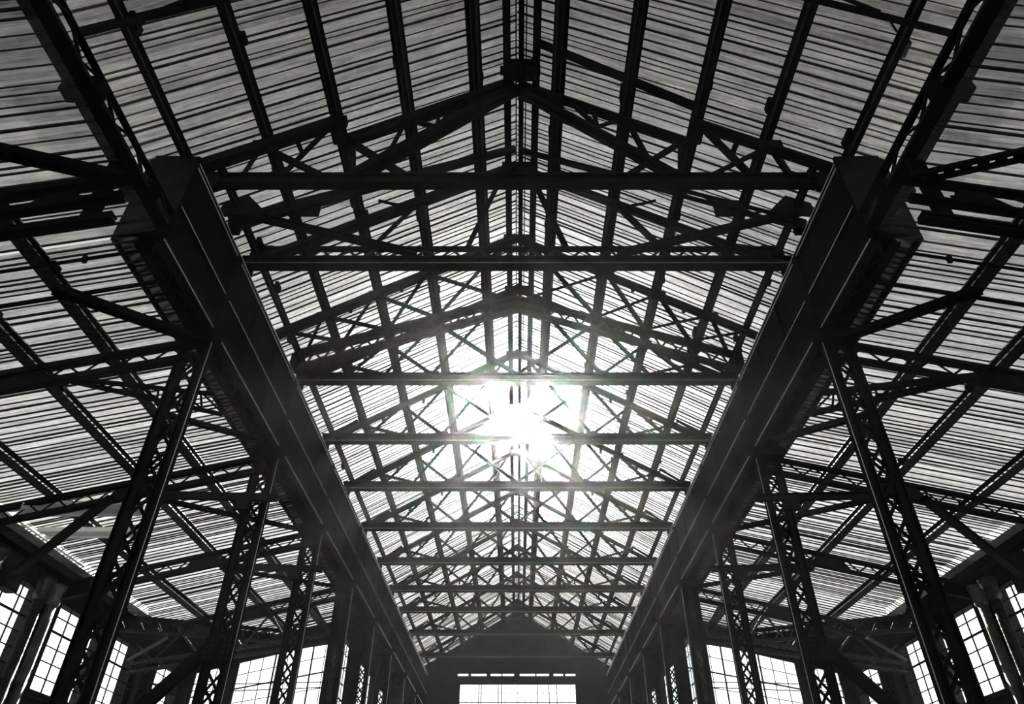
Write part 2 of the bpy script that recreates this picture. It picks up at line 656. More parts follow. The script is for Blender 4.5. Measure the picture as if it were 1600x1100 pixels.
# ------------------------------------------------------------------ nave girders
for s in (-1, 1):
    g = thing('nave_girder', 'massive black plate girder carrying the roof along the %s side of the nave' % SIDE[s], 'girder', (s * 5.25, GY0, GZ0), 'nave girders')
    Y1 = YN
    yk = (GY0, Y1)

    def xb(a, b):
        return sorted((s * a, s * b))
    MB().box(*xb(GX0 + .05, GX0 + .075), *yk, GZ0, GZ1).build('inner_web', STEEL, g)
    MB().box(*xb(GX1 - .05, GX1 - .025), *yk, GZ0, GZ1).build('outer_web', STEEL, g)
    m = MB()
    m.box(*xb(GX0 - .02, GX1), *yk, GZ1 - .03, GZ1)
    m.build('top_flange', STEEL, g)
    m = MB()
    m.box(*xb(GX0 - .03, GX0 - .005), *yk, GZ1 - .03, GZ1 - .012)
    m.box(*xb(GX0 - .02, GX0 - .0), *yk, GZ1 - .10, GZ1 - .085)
    m.build('flange_glint', EDGE, g)  # thin pale strips: highlight lines painted along the top lip
    m = MB()
    m.box(*xb(GX0 - .02, GX0 + .14), *yk, GZ0 - .02, GZ0)
    m.box(*xb(GX1 - .12, GX1 + .03), *yk, GZ0 - .02, GZ0)
    m.build('bottom_flange', STEEL, g)
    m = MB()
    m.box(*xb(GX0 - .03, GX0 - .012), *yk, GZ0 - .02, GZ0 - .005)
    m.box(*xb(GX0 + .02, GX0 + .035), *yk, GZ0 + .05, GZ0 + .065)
    m.build('flange_glint', EDGE, g)  # highlight lines painted along the bottom lip
    m = MB()
    m.bar((s * (GX0 + .02), GY0, GZM), (s * (GX0 + .02), Y1, GZM), .07, .07, 'L', t=.02)
    m.build('web_ledge', STEEL, g)
    MB().box(*xb(GX0 - .02, GX0 - .012), *yk, GZM - .03, GZM - .015).build('flange_glint', EDGE, g)  # highlight line painted on the ledge
    m = MB()
    m.zigzag((s * (GX0 + .12), GY0, GZ0 - .012), (s * (GX0 + .12), Y1, GZ0 - .012), (s * (GX1 - .1), GY0, GZ0 - .012), (s * (GX1 - .1), Y1, GZ0 - .012), 116, .05, .012, (0, 0, 1))
    m.build('bottom_lacing', STEEL, g)
    for y in COLY:
        MB().box(*xb(GX0 - .03, GX0 + .05), y - .09, y + .09, GZ0, GZ1 - .03).build('stiffener', STEEL, g)
        pl = MB().prism([(y - .55, GZ0 + .02), (y + .55, GZ0 + .02), (y + .12, GZ0 + .5), (y - .12, GZ0 + .5)], 'x', s * (GX0 - .005), s * (GX0 + .05)).build('gusset_plate', STEEL, g)
        rivets(pl, [(s * (GX0 - .005), y + dy, GZ0 + .08) for dy in (-.42, -.28, -.14, .14, .28, .42)], (-s, 0, 0))
    for k in range(len(COLY) - 1):
        for f in (.33, .67):
            y = COLY[k] + (COLY[k + 1] - COLY[k]) * f
            MB().bar((s * (GX0 + .02), y, GZ0 + .05), (s * (GX0 + .02), y, GZ1 - .05), .06, .06, 'L', t=.015).build('stiffener', STEEL, g)
    MB().prism([(s * (GX0 - .02), GZ0 + .1), (s * 5.74, GZ0 + .1), (s * 5.74, nz(5.74) - .05), (s * (GX0 - .02), GZ1 + .1)][::-s], 'y', GY0 - .06, GY0).build('end_plate', STEEL, g)

    # the lighter box beam nearer than the girder
    b = thing('eave_beam', 'slim black laced box beam under the near roof edge, %s side of the photo' % SIDE[s], 'beam', (s * 5.2, 3, 7.47), 'near eave beams')
    y0, y1 = YB, GY0 - .07
    m = MB()
    m.box(*xb(5.05, 5.37), y0, y1, 7.47, 7.50)
    m.box(*xb(5.33, 5.36), y0, y1, 7.50, 7.82)
    m.build('bottom_channel', STEEL, b)
    MB().bar((s * 5.09, y0, 7.79), (s * 5.09, y1, 7.79), .09, .07, 'L').build('top_angle', STEEL, b)
    MB().bar((s * 5.065, y0, 7.52), (s * 5.065, y1, 7.52), .03, .05).build('bottom_angle', STEEL_WORN, b)
    m = MB()
    n = 26
    m.zigzag((s * 5.07, y0, 7.53), (s * 5.07, y1, 7.53), (s * 5.07, y0, 7.77), (s * 5.07, y1, 7.77), n, .012, .045, (1, 0, 0))
    m.build('lacing', STEEL_WORN, b)
    for y in (3.15, 4.75, 6.3):
        MB().box(*xb(5.0, 5.45), y - .1, y + .1, 7.44, 7.7).build('clamp', STEEL, b)

# ------------------------------------------------------------------ purlins
NP_LABEL = ['thin', 'second', 'third', 'fourth', 'fifth']
RAFTY = [4.72, 7.05, 8.8, 9.42, 11.5, 13.29, 16.08, 18.9, 21.9, 25.1, 28.2, 31.0, 34.6, 38.9]
for s in (-1, 1):
    for i, x in enumerate(PURL + [4.97]):
        ya_, yb_ = (YB, YN) if i < 4 else ((YB, 7.3) if i == 4 else (7.4, YN))
        where = ['nearest the ridge', 'second out from the ridge', 'third out from the ridge', 'fourth out from the ridge',
                 'short lowest one at the near eave', 'lowest one past the topmost tie beam'][i]
        z1 = nz(x) - .035
        p = thing('purlin', 'black steel purlin on the %s nave roof slope, %s' % (SIDE[s], where), 'purlin', (s * x, 12, z1 - .12), 'nave purlins')
        m = MB()
        nrm_ = Vector((s * NM, 0, 1)).normalized()
        c = Vector((s * x, 0, z1 - .115))
        m.bar(c + Vector((0, ya_, 0)), c + Vector((0, yb_, 0)), .18 if i < 5 else .14, .23, 'I', nrm_, .03)
        m.build('beam', STEEL, p)
        MB().bar(c + Vector((-s * .075, ya_, -.125)), c + Vector((-s * .075, yb_, -.125)), .03, .03, 'L', nrm_, .012).build('edge_angle', STEEL_WORN, p)
        for y in RAFTY[:8]:
            yy = y + random.uniform(-.9, .9)
            if not ya_ < yy < yb_ - .3:
                continue
            dx = random.choice((-1, 1)) * .11
            h = random.uniform(.08, .16)
            MB().box(s * x + dx - .035, s * x + dx + .035, yy, yy + random.uniform(.1, .3), z1 - h, z1 + .0).build('cleat', STEEL, p)
    for i, x in enumerate(APURL):
        z1 = az(x) - .035
        mat = TIMBER_SHEEN if i == 3 else STEEL_WORN
        where = ['nearest the nave', 'second out from the nave', 'third out from the nave', 'outermost'][i]
        look = 'grey weathered timber purlin' if i == 3 else 'black steel purlin'
        p = thing('purlin', '%s under the %s aisle roof, %s' % (look, SIDE[s], where), 'purlin', (s * x, 12, z1 - .1), 'aisle purlins')
        nrm_ = Vector((s * AM, 0, 1)).normalized()
        c = Vector((s * x, 0, z1 - .10))
        ye = YA if x < 7.4 else DG0[1] + (DG0[0] - x) / (DG0[0] - DG1[0]) * (DG1[1] - DG0[1]) - .15
        MB().bar(c + Vector((0, YB, 0)), c + Vector((0, ye, 0)), .19 if i < 3 else .22, .19, 'B' if i == 3 else 'I', nrm_, .03).build('beam', mat, p)
        if i in (0, 3):
            MB().bar(c + Vector((s * .1, YB, -.03)), c + Vector((s * .1, ye, -.03)), .05, .08, 'L', nrm_, .012).build('edge_angle', TIMBER_SHEEN, p)
        for k in range(6):
            yy = 5 + k * 2.6 + random.uniform(-.8, .8)
            if yy > ye - .5:
                continue
            dx = random.choice((-1, 1)) * .11
            MB().box(s * x + dx - .04, s * x + dx + .04, yy, yy + random.uniform(.08, .2), z1 - .14, z1 - .01).build('cleat', STEEL, p)
    x = 11.08
    m = MB()
    m.box(*sorted((s * 10.95, s * 11.2)), YB, DG0[1], az(x) - .30, az(x) - .04)
    tag(m.build('eave_plate', STEEL, None, (s * 11.08, 8, az(x) - .3)), 'black eave plate on top of the %s window wall' % SIDE[s], 'beam', 'eave plates')

r = thing('ridge_beam', 'triple black ridge beam running down the middle of the roof', 'beam', (0.06, 12, 12.1))
for dx, w in ((-.25, .14), (.02, .10), (.3, .14)):
    x = .06 + dx
    MB().bar((x, YB, nz(x) - .17), (x, YN, nz(x) - .17), w, .2, 'I', t=.025).build('beam', STEEL, r)
for x in (-.02, .17):
    MB().bar((x, YB, nz(x) - .1), (x, YN, nz(x) - .1), .025, .03, 'B').build('conduit', STEEL_WORN, r)
for y in (7.2, 9.4, 11.5, 13.3, 16.1, 18.9, 21.9, 25.1, 28.2):
    MB().box(-.32, .44, y - .06, y + .06, 12.02, 12.16).build('spacer', STEEL, r)


# ------------------------------------------------------------------ nave roof trusses
def chordz(x):
    return nz(x) - .40


def node(x, y):
    return Vector((x, y, chordz(x)))


def double(m, a, b, w, h, gap, up=(0, 0, 1), kind='L', t=.02):
    """two bars side by side along the hall"""
    a, b = Vector(a), Vector(b)
    o = Vector((0, gap / 2, 0))
    m.bar(a - o, b - o, w, h, kind, up, t)
    m.bar(a + o, b + o, w, h, kind, up, t)
    return m


def tie(root, y, z, x=5.19, h=.25, w=.19):
    MB().bar((-x, y, z), (x, y, z), w, h, 'I', t=.035).build('tie_beam', STEEL, root)
    MB().box(-x, x, y - w / 2 - .006, y - w / 2 + .002, z - h / 2 + .02, z - h / 2 + .034).build('flange_glint', TIMBER_SHEEN, root)  # pale strip that paints a sheen line on the bottom flange


def truss_parts(root, y):
    tie(root, y, TIEZ)
    for s in (-1, 1):
        m = MB()
        a, b = Vector((s * .02, y, chordz(0.02))), Vector((s * 5.15, y, chordz(5.15) + .02))
        double(m, a, b, .07, .12, .075)
        m.build('rafter', STEEL, root)
        tz = TIEZ + .12
        nb = [Vector((0, y, tz)), Vector((s * 2.0, y, tz)), Vector((s * 3.1, y, tz)), Vector((s * 3.95, y, tz))]
        nt = [node(s * .25, y), node(s * 2.0, y), node(s * 3.14, y), node(s * 4.2, y)]
        for k in range(3):
            MB().bar(nt[k + 1], nb[k], .07 if k else .09, .07, 'L', (0, 1, 0), .015).build('web_brace', STEEL, root)
            MB().bar(nt[k], nb[k + 1], .08, .07, 'L', (0, 1, 0), .015).build('web_brace', STEEL, root)
        MB().bar((s * 4.95, y, tz), (s * 4.3, y - .05, nz(4.3) - .22), .08, .06, 'L', (0, 1, 0), .015).build('heel_strut', STEEL, root)
        MB().bar((s * 4.55, y, tz), (s * 4.2, y, chordz(4.2)), .06, .05, 'L', (0, 1, 0), .015).build('heel_strut', STEEL, root)
        MB().prism([(s * 4.7, TIEZ), (s * 5.3, TIEZ - .1), (s * 5.3, chordz(5.3) + .1), (s * 4.6, chordz(4.6))][::-s], 'y', y - .02, y + .02).build('heel_plate', STEEL, root)
        for q, rr in ((nb[1], .16), (nt[1], .17), (nt[2], .14), (nt[3], .14)):
            MB().box(q.x - rr, q.x + rr, y - .012, y + .012, q.z - rr * .7, q.z + rr * .7).build('gusset_plate', STEEL, root)
        MB().box(*sorted((s * 2.55, s * 2.62)), y - .03, y + .03, chordz(2.6) - .22, chordz(2.6)).build('hanger_bracket', STEEL, root)
        MB().box(*sorted((s * 3.6, s * 3.67)), y - .03, y + .03, chordz(3.6) - .2, chordz(3.6)).build('hanger_bracket', STEEL, root)
        MB().box(*sorted((s * 5.0, s * 5.3)), y - .12, y + .12, GZ1, TIEZ - .12).build('bearing_block', STEEL, root)
    MB().prism([(-.35, chordz(.35) - .05), (0, chordz(0) - .2), (.35, chordz(.35) - .05), (.3, chordz(.3) + .12), (0, chordz(0) + .15), (-.3, chordz(.3) + .12)], 'y', y - .015, y + .015).build('ridge_plate', STEEL, root)


TY = [13.29, 16.08, 18.9, 21.9, 25.1, 28.2, 31.0, 34.6, 38.9]
t3 = thing('roof_truss', 'black X-braced roof truss, third tie beam from the top, below the laced arch', 'truss', (0, TY[0], TIEZ), 'X-braced nave trusses')
truss_parts(t3, TY[0])
names = ['fourth', 'fifth', 'sixth', 'seventh', 'eighth', 'ninth', 'tenth']
for y, nme in zip(TY[1:-1], names):
    dup(t3, (0, y, TIEZ), 'black X-braced roof truss whose tie beam is %s from the top of the photo' % nme)
dup(t3, (0, TY[-1], TIEZ), 'black X-braced roof truss farthest off, right in front of the dark gable wall')

# second truss: a laced tie and plan braces to the girders
y = 9.42
t2 = thing('roof_truss', 'black roof truss with laced double tie beam, second tie from the top', 'truss', (0, y, TIEZ), None)
MB().bar((-5.19, y, TIEZ - .03), (5.19, y, TIEZ - .03), .2, .22, 'I', t=.035).build('tie_beam', STEEL, t2)
MB().box(-5.15, 5.15, y - .107, y - .098, TIEZ - .12, TIEZ - .105).build('flange_glint', TIMBER_SHEEN, t2)  # painted sheen line along the laced tie
MB().bar((-5.1, y - .02, TIEZ + .36), (5.1, y - .02, TIEZ + .36), .14, .10, 'L', t=.03).build('upper_tie', STEEL, t2)
m = MB()
m.zigzag((-5, y, TIEZ + .07), (5, y, TIEZ + .07), (-5, y, TIEZ + .33), (5, y, TIEZ + .33), 40, .05, .012, (0, 1, 0))
m.build('lacing', STEEL_WORN, t2)
for s in (-1, 1):
    m = MB()
    double(m, (s * .02, y, chordz(0.02)), (s * 5.1, y, chordz(5.1)), .09, .13, .12)
    m.build('rafter', STEEL, t2)
    for a, b in (((s * 1.95, y, chordz(1.95)), (s * 2.7, y - .1, TIEZ + .36)), ((s * 3.05, y, chordz(3.05)), (s * 3.95, y - .1, TIEZ + .3)),
                 ((s * .3, y + .1, chordz(.3)), (s * .95, y, TIEZ + .36)), ((s * 4.2, y, chordz(4.2)), (s * 4.75, y, TIEZ + .3))):
        MB().bar(a, b, .1, .09, 'L', (0, 1, 0), .018).build('web_brace', STEEL, t2)
    MB().bar((s * 4.95, 8.15, TIEZ - .02), (s * 1.9, y - .12, TIEZ + .1), .15, .1, 'C', (0, 0, 1), .02).build('plan_brace', STEEL, t2)
    MB().prism([(s * 4.35, TIEZ - .1), (s * 5.2, TIEZ - .2), (s * 5.15, TIEZ + .15), (s * 4.75, TIEZ + .35)][::-s], 'y', 8.1, 8.13).build('brace_plate', STEEL, t2)
    MB().box(*sorted((s * 4.7, s * 5.1)), y - .03, y + .0, TIEZ + .08, TIEZ + .42).build('heel_plate', STEEL, t2)
    MB().box(*sorted((s * 5.0, s * 5.3)), y - .12, y + .12, GZ1, TIEZ - .14).build('bearing_block', STEEL, t2)
    for x in (1.95, 3.05):
        MB().box(s * x - .15, s * x + .15, y - .015, y + .015, chordz(x) - .12, chordz(x) + .1).build('gusset_plate', STEEL, t2)
    # broken conduit hanging on the rafter
    MB().tube([(s * 2.3, y - .12, chordz(2.3) - .05), (s * 2.5, y - .2, chordz(2.5) + .02), (s * 2.75, y - .3, chordz(2.75) + .15)], .03).build('loose_bracket', STEEL, t2)

# first truss, nearest: lapped rafters, steep inner chords
y = 7.5
t1 = thing('roof_truss', 'nearest black roof truss, topmost tie beam and steep inner chords meeting under the ridge', 'truss', (0, y, TIEZ), None)
MB().bar((-5.25, y, TIEZ), (5.25, y, TIEZ), .17, .25, 'I', t=.035).build('tie_beam', STEEL, t1)
for s in (-1, 1):
    m = MB()
    double(m, (s * 3.0, 7.08, nz(3.0) - .42), (s * 5.15, 7.08, nz(5.15) - .48), .09, .16, .1)
    m.build('outer_rafter', STEEL, t1)
    m = MB()
    double(m, (s * .1, y, nz(.1) - .32), (s * 3.1, y, nz(3.1) - .42), .09, .15, .1)
    m.build('inner_rafter', STEEL, t1)
    m = MB()
    double(m, (s * .05, y, 11.95), (s * 2.75, y, TIEZ + .1), .1, .15, .14)
    m.build('inner_chord', STEEL, t1)

    def q(x, dz=0, yy=y):
        return (s * x, yy, nz(x) - .4 + dz)
    tz = TIEZ + .1
    for a, b, w in ((q(3.25, 0, 7.2), (s * 3.95, y, tz), .11), (q(4.2, 0, 7.15), (s * 3.25, y, tz), .10), (q(4.25, 0, 7.15), (s * 4.6, y, tz), .10),
                    (q(3.0), (s * 1.85, y, tz), .13), (q(2.0), (s * 2.25, y, 9.85), .08), (q(1.95), (s * 1.42, y, 10.72), .07),
                    (q(1.4), (s * 1.45, y, 10.75), .06), (q(1.0), (s * 1.45, y, 10.75), .06), (q(.55), (s * .75, y, 11.3), .06),
                    (q(.9), (s * .75, y, 11.3), .06), (q(2.9), (s * 2.75, y, tz), .09), (q(3.75, 0, 7.12), (s * 3.72, y, 9.95), .08)):
        MB().bar(a, b, w, .08, 'L', (0, 1, 0), .018).build('web_brace', STEEL, t1)
    MB().box(*sorted((s * 3.0, s * 3.22)), 7.1, 7.48, nz(3.1) - .5, nz(3.1) - .36).build('lap_plate', STEEL, t1)
    MB().box(*sorted((s * 3.98, s * 4.4)), 7.06, 7.1, nz(4.2) - .6, nz(4.2) - .3).build('gusset_plate', STEEL, t1)
    MB().box(*sorted((s * 4.95, s * 5.3)), 7.4, 7.52, GZ1, TIEZ + .12).build('bearing_block', STEEL, t1)
pl = MB().box(-.26, .40, 7.0, 7.32, 11.92, 12.16).build('ridge_plate', STEEL, t1)
rivets(pl, [(x, yy, 11.92) for x in (-.2, -.06, .2, .34) for yy in (7.06, 7.26)], (0, 0, -1))
MB().prism([(-.4, 11.6), (0, 11.85), (.4, 11.6), (.4, 11.95), (0, 12.1), (-.4, 11.95)], 'y', y - .02, y + .02).build('apex_gusset', STEEL, t1)

# laced arch frame between second and third ties
fr = thing('braced_roof_frame', 'sloping black roof frame with laced arch chord and X braces, above third tie beam', 'frame', (0, 12.2, 9.4), None)
ya, yl = 11.5, 12.6


def laz(x):
    return 11.16 - abs(x) * (11.16 - 9.43) / 5.04


for s in (-1, 1):
    m = MB()
    double(m, (s * .02, ya, chordz(.02)), (s * 5.1, ya, chordz(5.1)), .09, .13, .12)
    m.build('rafter', STEEL, fr)
    m = MB()
    double(m, (s * 0, yl, laz(0)), (s * 5.04, yl, laz(5.04)), .09, .12, .14)
    m.build('arch_chord', STEEL, fr)
    m = MB()
    double(m, (s * 0, yl + .1, laz(0) - .26), (s * 5.04, yl + .1, laz(5.04) - .34), .08, .11, .12)
    m.build('arch_chord', STEEL_WORN, fr)
    m = MB()
    m.zigzag((s * .2, yl, laz(.2) - .05), (s * 5, yl, laz(5) - .05), (s * .2, yl + .1, laz(.2) - .22), (s * 5, yl + .1, laz(5) - .3), 26, .05, .012, (0, 1, 0))
    m.build('lacing', STEEL_WORN, fr)
    top = [(s * x, ya, chordz(x)) for x in (.25, 2.05, 3.14, 4.2, 4.95)]
    bot = [(s * x, yl, laz(x) + .03) for x in (.2, 1.9, 3.0, 4.0, 4.8)]
    for k in range(4):
        MB().bar(top[k], bot[k + 1], .09, .07, 'L', (0, 1, 0), .018).build('web_brace', STEEL, fr)
        MB().bar(top[k + 1], bot[k], .08, .06, 'L', (0, 1, 0), .018).build('web_brace', STEEL, fr)
    for x in (2.05, 3.14, 4.2):
        MB().box(s * x - .17, s * x + .17, ya - .015, ya + .015, chordz(x) - .14, chordz(x) + .1).build('gusset_plate', STEEL, fr)
    for x in (2.55, 3.6):
        MB().box(*sorted((s * x, s * (x + .07))), ya - .03, ya + .03, chordz(x) - .24, chordz(x)).build('hanger_bracket', STEEL, fr)
    MB().box(*sorted((s * 4.95, s * 5.12)), yl - .04, yl + .12, GZ1, 9.45).build('bearing_block', STEEL, fr)
MB().prism([(-.6, laz(.6) - .02), (0, laz(0) + .05), (.6, laz(.6) - .02), (.6, laz(.6) - .28), (0, laz(0) - .28), (-.6, laz(.6) - .28)], 'y', yl - .02, yl + .02).build('apex_gusset', STEEL, fr)

# laced rafter pair between first and second truss
lr = thing('laced_rafter_pair', 'laced black rafter pair seen just past the topmost tie beam', 'rafter', (0, 8.8, 9.3), None)
for s in (-1, 1):
    a0, a1 = Vector((s * .05, 9.0, nz(.05) - .3)), Vector((s * 5.15, 8.42, nz(5.15) - .2))
    b0, b1 = a0 + Vector((0, -.02, -.08)), a1 + Vector((0, -.08, -.34))
    MB().bar(a0, a1, .09, .1, 'L', (0, 0, 1), .02).build('upper_chord', STEEL, lr)
    MB().bar(b0, b1, .1, .1, 'L', (0, 0, 1), .02).build('lower_chord', STEEL, lr)
    m = MB()
    m.zigzag(a0.lerp(a1, .3), a1, b0.lerp(b1, .3), b1, 12, .05, .015, (0, 1, 0))
    m.build('lacing', STEEL, lr)
    MB().box(*sorted((s * 3.6, s * 4.15)), 8.5, 8.53, nz(3.9) - .72, nz(3.9) - .3).build('splice_plate', STEEL, lr)
    MB().box(*sorted((s * 4.9, s * 5.12)), 8.38, 8.5, GZ1, nz(5.1) - .3).build('bearing_block', STEEL, lr)

# nearest rafter pair, cut by the top corners of the photo, and the odd strut on the right slope
for s in (-1, 1):
    t = thing('rafter', 'dark rafter crossing the top %s corner of the photo near the viewer' % SIDE[s], 'rafter', (s * 4, 4.72, 9.5), 'nearest rafters')
    m = MB()
    m.bar((s * .3, 4.72, nz(.3) - .36), (s * 5.75, 4.72, nz(5.75) - .33), .09, .11, 'L', t=.025)
    m.build('angle', STEEL, t)
    MB().bar((s * 3.9, 4.55, nz(3.9) - .32), (s * 4.9, 4.68, nz(4.9) - .38), .06, .06, 'O').build('bent_pipe', STEEL, t)
    MB().bar((s * 5.0, 4.72, nz(5) - .75), (s * 5.0, 4.72, nz(5) - .3), .03, .03, 'O').build('hook', STEEL, t)
t = MB().bar((.42, 6.62, nz(.42) - .22), (3.2, 6.9, nz(3.2) - .26), .16, .1, 'L', t=.03).build('strut', STEEL, None, (1.8, 6.7, 11.2))
tag(t, 'short dark strut on the right slope just above the nearest truss', 'strut')


# ------------------------------------------------------------------ columns
LEGX = (5.08, 5.43)


def column_parts(root, s, y, individual, near=False, bracket=False, splice=False):
    zt = GZ0 - .02
    for x in LEGX:
        sgn = 1 if x > 5.2 else -1
        m = MB()
        m.bar((s * x, y, -1.6), (s * x, y, zt), .11, .15, 'I', (1, 0, 0), .022)
        m.build('leg', STEEL, root)
    n = 30
    zs = [-1.4 + (zt + 1.2) * k / n for k in range(n + 1)]
    xa, xb = s * (LEGX[0] + .07), s * (LEGX[1] - .07)
    if individual:
        for k in range(n):
            a, b = (xa, xb) if k % 2 == 0 else (xb, xa)
            MB().bar((a, y - .05, zs[k]), (b, y - .05, zs[k + 1]), .05, .014, 'B', (0, 1, 0)).build('lacing_bar', STEEL, root)
    else:
        m = MB()
        m.zigzag((xa, y - .05, zs[0]), (xa, y - .05, zs[-1]), (xb, y - .05, zs[0]), (xb, y - .05, zs[-1]), n, .05, .014, (0, 1, 0))
        m.build('lacing', STEEL, root)
    MB().box(*sorted((s * (LEGX[0] - .079), s * (LEGX[0] - .071))), y - .058, y - .048, -1.5, zt - .25).build('leg_glint', EDGE, root)  # pale strip: highlight painted down the inner leg corner
    m = MB()
    m.zigzag((xb, y + .05, zs[0]), (xb, y + .05, zs[-1]), (xa, y + .05, zs[0]), (xa, y + .05, zs[-1]), n, .05, .014, (0, 1, 0))
    m.build('rear_lacing', STEEL, root)
    MB().box(*sorted((s * 4.95, s * 5.6)), y - .14, y + .14, zt - .22, zt - .01).build('cap_plate', STEEL, root)
    MB().box(*sorted((s * 4.85, s * 5.66)), y - .22, y + .22, -1.6, -1.5).build('base_plate', STEEL, root)
    if bracket:
        MB().bar((s * 4.8, y - .13, 6.02), (s * 7.15, y - .13, 6.08), .1, .15, 'C', (0, 0, 1), .02).build('bracket_arm', STEEL, root)
        MB().box(*sorted((s * 5.33, s * 5.62)), y - .2, y - .12, 5.75, 6.0).build('bracket_shoe', STEEL, root)
    if splice:
        pl = MB().box(*sorted((s * 5.0, s * 5.5)), y - .16, y - .12, 2.95, 3.35).build('splice_plate', STEEL, root)
        rivets(pl, [(s * x, y - .16, z) for x in (5.05, 5.15, 5.35, 5.45) for z in (3.0, 3.1, 3.2, 3.3)], (0, -1, 0))
        MB().bar((s * 5.45, y - .02, 3.2), (s * 7.0, y - .5, 1.2), .2, .14, 'I', (0, 1, 0), .025).build('knee_brace', STEEL, root)


for s in (-1, 1):
    for k, y in enumerate(COLY):
        lab = ['nearest twin-legged laced steel column in the %s row', 'second twin-legged laced column in the %s row, with splice plate and bracket arm',
               'third laced column in the %s row, with a short bracket arm near its top', 'fourth laced steel column from the viewer in the %s row',
               'fifth laced steel column in the %s row, beside the aisle end wall', 'sixth laced steel column in the %s row, beyond the aisle',
               'seventh laced steel column in the %s row, beyond the aisle', 'last laced steel column in the %s row, before the end wall'][k] % SIDE[s]
        c = thing('column', lab, 'column', (s * 5.25, y, -1.6), 'nave columns')
        column_parts(c, s, y, k < 4, bracket=k in (1, 2), splice=k == 1)

# ------------------------------------------------------------------ aisles


def cz(x):
    return 7.0 - AM * (x - 5.3)


ATY = [5.7, 9.0, 12.95, 17.0, 21.2]
for s in (-1, 1):
    for k, y in enumerate(ATY):
        lab = ['nearest lattice aisle truss with three chords, at the %s edge of the photo', 'second lattice aisle truss out to the %s from the nearest column',
               'third lattice aisle truss on the %s, out from the second column', 'fourth lattice aisle truss on the %s, out from the third column',
               'farthest lattice aisle truss on the %s, with a deep strutted bracket above the windows'][k] % SIDE[s]
        xo = 11.1 if k < 4 else 10.2
        t = thing('aisle_truss', lab, 'truss', (s * 5.3, y, 6.7), 'lattice aisle trusses')
        dz = .31 if k else .36
        m = MB()
        xi = 5.2 if k else 4.9
        double(m, (s * xi, y, cz(xi)), (s * xo, y, cz(xo)), .065, .10, .07)
        m.build('upper_chord', STEEL, t)
        m = MB()
        double(m, (s * xi, y, cz(xi) - dz), (s * xo, y, cz(xo) - dz), .065, .10, .07)
        m.build('lower_chord', STEEL, t)
        n = 22 if k else 9
        a0, a1 = Vector((s * 5.4, y, cz(5.4) - .27)), Vector((s * xo, y, cz(xo) - .27))
        b0, b1 = Vector((s * 5.4, y, cz(5.4) - .04)), Vector((s * xo, y, cz(xo) - .04))
        for q in range(n):
            f0, f1 = q / n, (q + 1) / n
            p0, p1 = (a0.lerp(a1, f0), b0.lerp(b1, f1)) if q % 2 == 0 else (b0.lerp(b1, f0), a0.lerp(a1, f1))
            MB().bar(p0, p1, .035 if k else .08, .014, 'B', (0, 1, 0)).build('lacing_bar', STEEL, t)
        if k == 0:
            m = MB()
            m.bar((s * xi, y + .02, cz(xi) - .72), (s * 11.1, y + .02, cz(11.1) - .72), .13, .11, 'C')
            m.build('bottom_channel', STEEL, t)
            MB().box(*sorted((s * 5.08, s * 5.3)), y - .02, y + .02, cz(5.2) - .75, 7.46).build('hanger_plate', STEEL, t)
            MB().prism([(s * 5.4, cz(5.4) - .42), (s * 6.2, cz(6.2) - .38), (s * 5.8, cz(5.8) - .1), (s * 5.5, cz(5.5) - .1)][::-s], 'y', y - .02, y + .02).build('gusset_plate', STEEL, t)
        else:
            MB().prism([(s * 7.35, cz(7.35) - .32), (s * 8.35, cz(8.35) - .32), (s * 8.1, cz(8.1) + .02), (s * 7.6, cz(7.6) + .02)][::-s], 'y', y - .02, y + .02).build('gusset_plate', STEEL, t)
            MB().prism([(s * 10.3, cz(10.3) - .36), (s * 11.1, cz(11.1) - .36), (s * 11.1, cz(11.1) + .06), (s * 10.6, cz(10.6) + .02)][::-s], 'y', y - .02, y + .02).build('end_gusset', STEEL, t)
        if k == 4:
            L0, L1 = Vector((s * 11.1, y, 4.80)), Vector((s * 5.5, y, 5.62))
            m = MB()
            double(m, L0, L1, .08, .1, .12)
            m.build('bracket_chord', STEEL_WORN, t)
            m = MB()
            double(m, L0 + Vector((0, 0, -.22)), L1 + Vector((0, 0, -.22)), .07, .08, .12)
            m.build('bracket_chord', STEEL_WORN, t)
            m = MB()
            m.zigzag(L0, L1, L0 - Vector((0, 0, .2)), L1 - Vector((0, 0, .2)), 20, .03, .014, (0, 1, 0))
            m.build('lacing', STEEL, t)
            for q in range(9):
                f = q / 9
                p0 = L0.lerp(L1, f)
                p1 = L0.lerp(L1, (q + 1) / 9)
                tz0 = cz(abs(p0.x)) - .3
                tz1 = cz(abs(p1.x)) - .3
                if q % 2:
                    MB().bar(p0, (p1.x, y, tz1), .06, .03, 'B', (0, 1, 0)).build('strut', STEEL_WORN, t)
                else:
                    MB().bar((p0.x, y, tz0), p1, .06, .03, 'B', (0, 1, 0)).build('strut', STEEL_WORN, t)
            MB().tube([(s * 11.1, y - .2, 4.85), (s * 10.2, y - .1, 5.5)], .045).build('end_strut', IRON, t)

    # braces fanning from the column heads towards the aisle purlins
    def ladder(name, label, p0, p1, w=.15, h=.09, group=None):
        p0, p1 = Vector(p0), Vector(p1)
        t = thing(name, label, 'brace', p0, group)
        d = (p1 - p0).normalized()
        sd = d.cross(Vector((0, 0, 1))).normalized() * w / 2
        for g in (-1, 1):
            MB().bar(p0 + sd * g, p1 + sd * g, .05, h, 'L', (0, 0, 1), .014).build('flange', STEEL, t)
        m = MB()
        n = max(4, int((p1 - p0).length / .17))
        for q in range(n):
            a, b = p0.lerp(p1, q / n), p0.lerp(p1, (q + .68) / n)
            m.bar(a, b, w, .012, 'B', (0, 0, 1))
        m.build('batten_plate', STEEL, t)
        return t
    sd = SIDE[s]
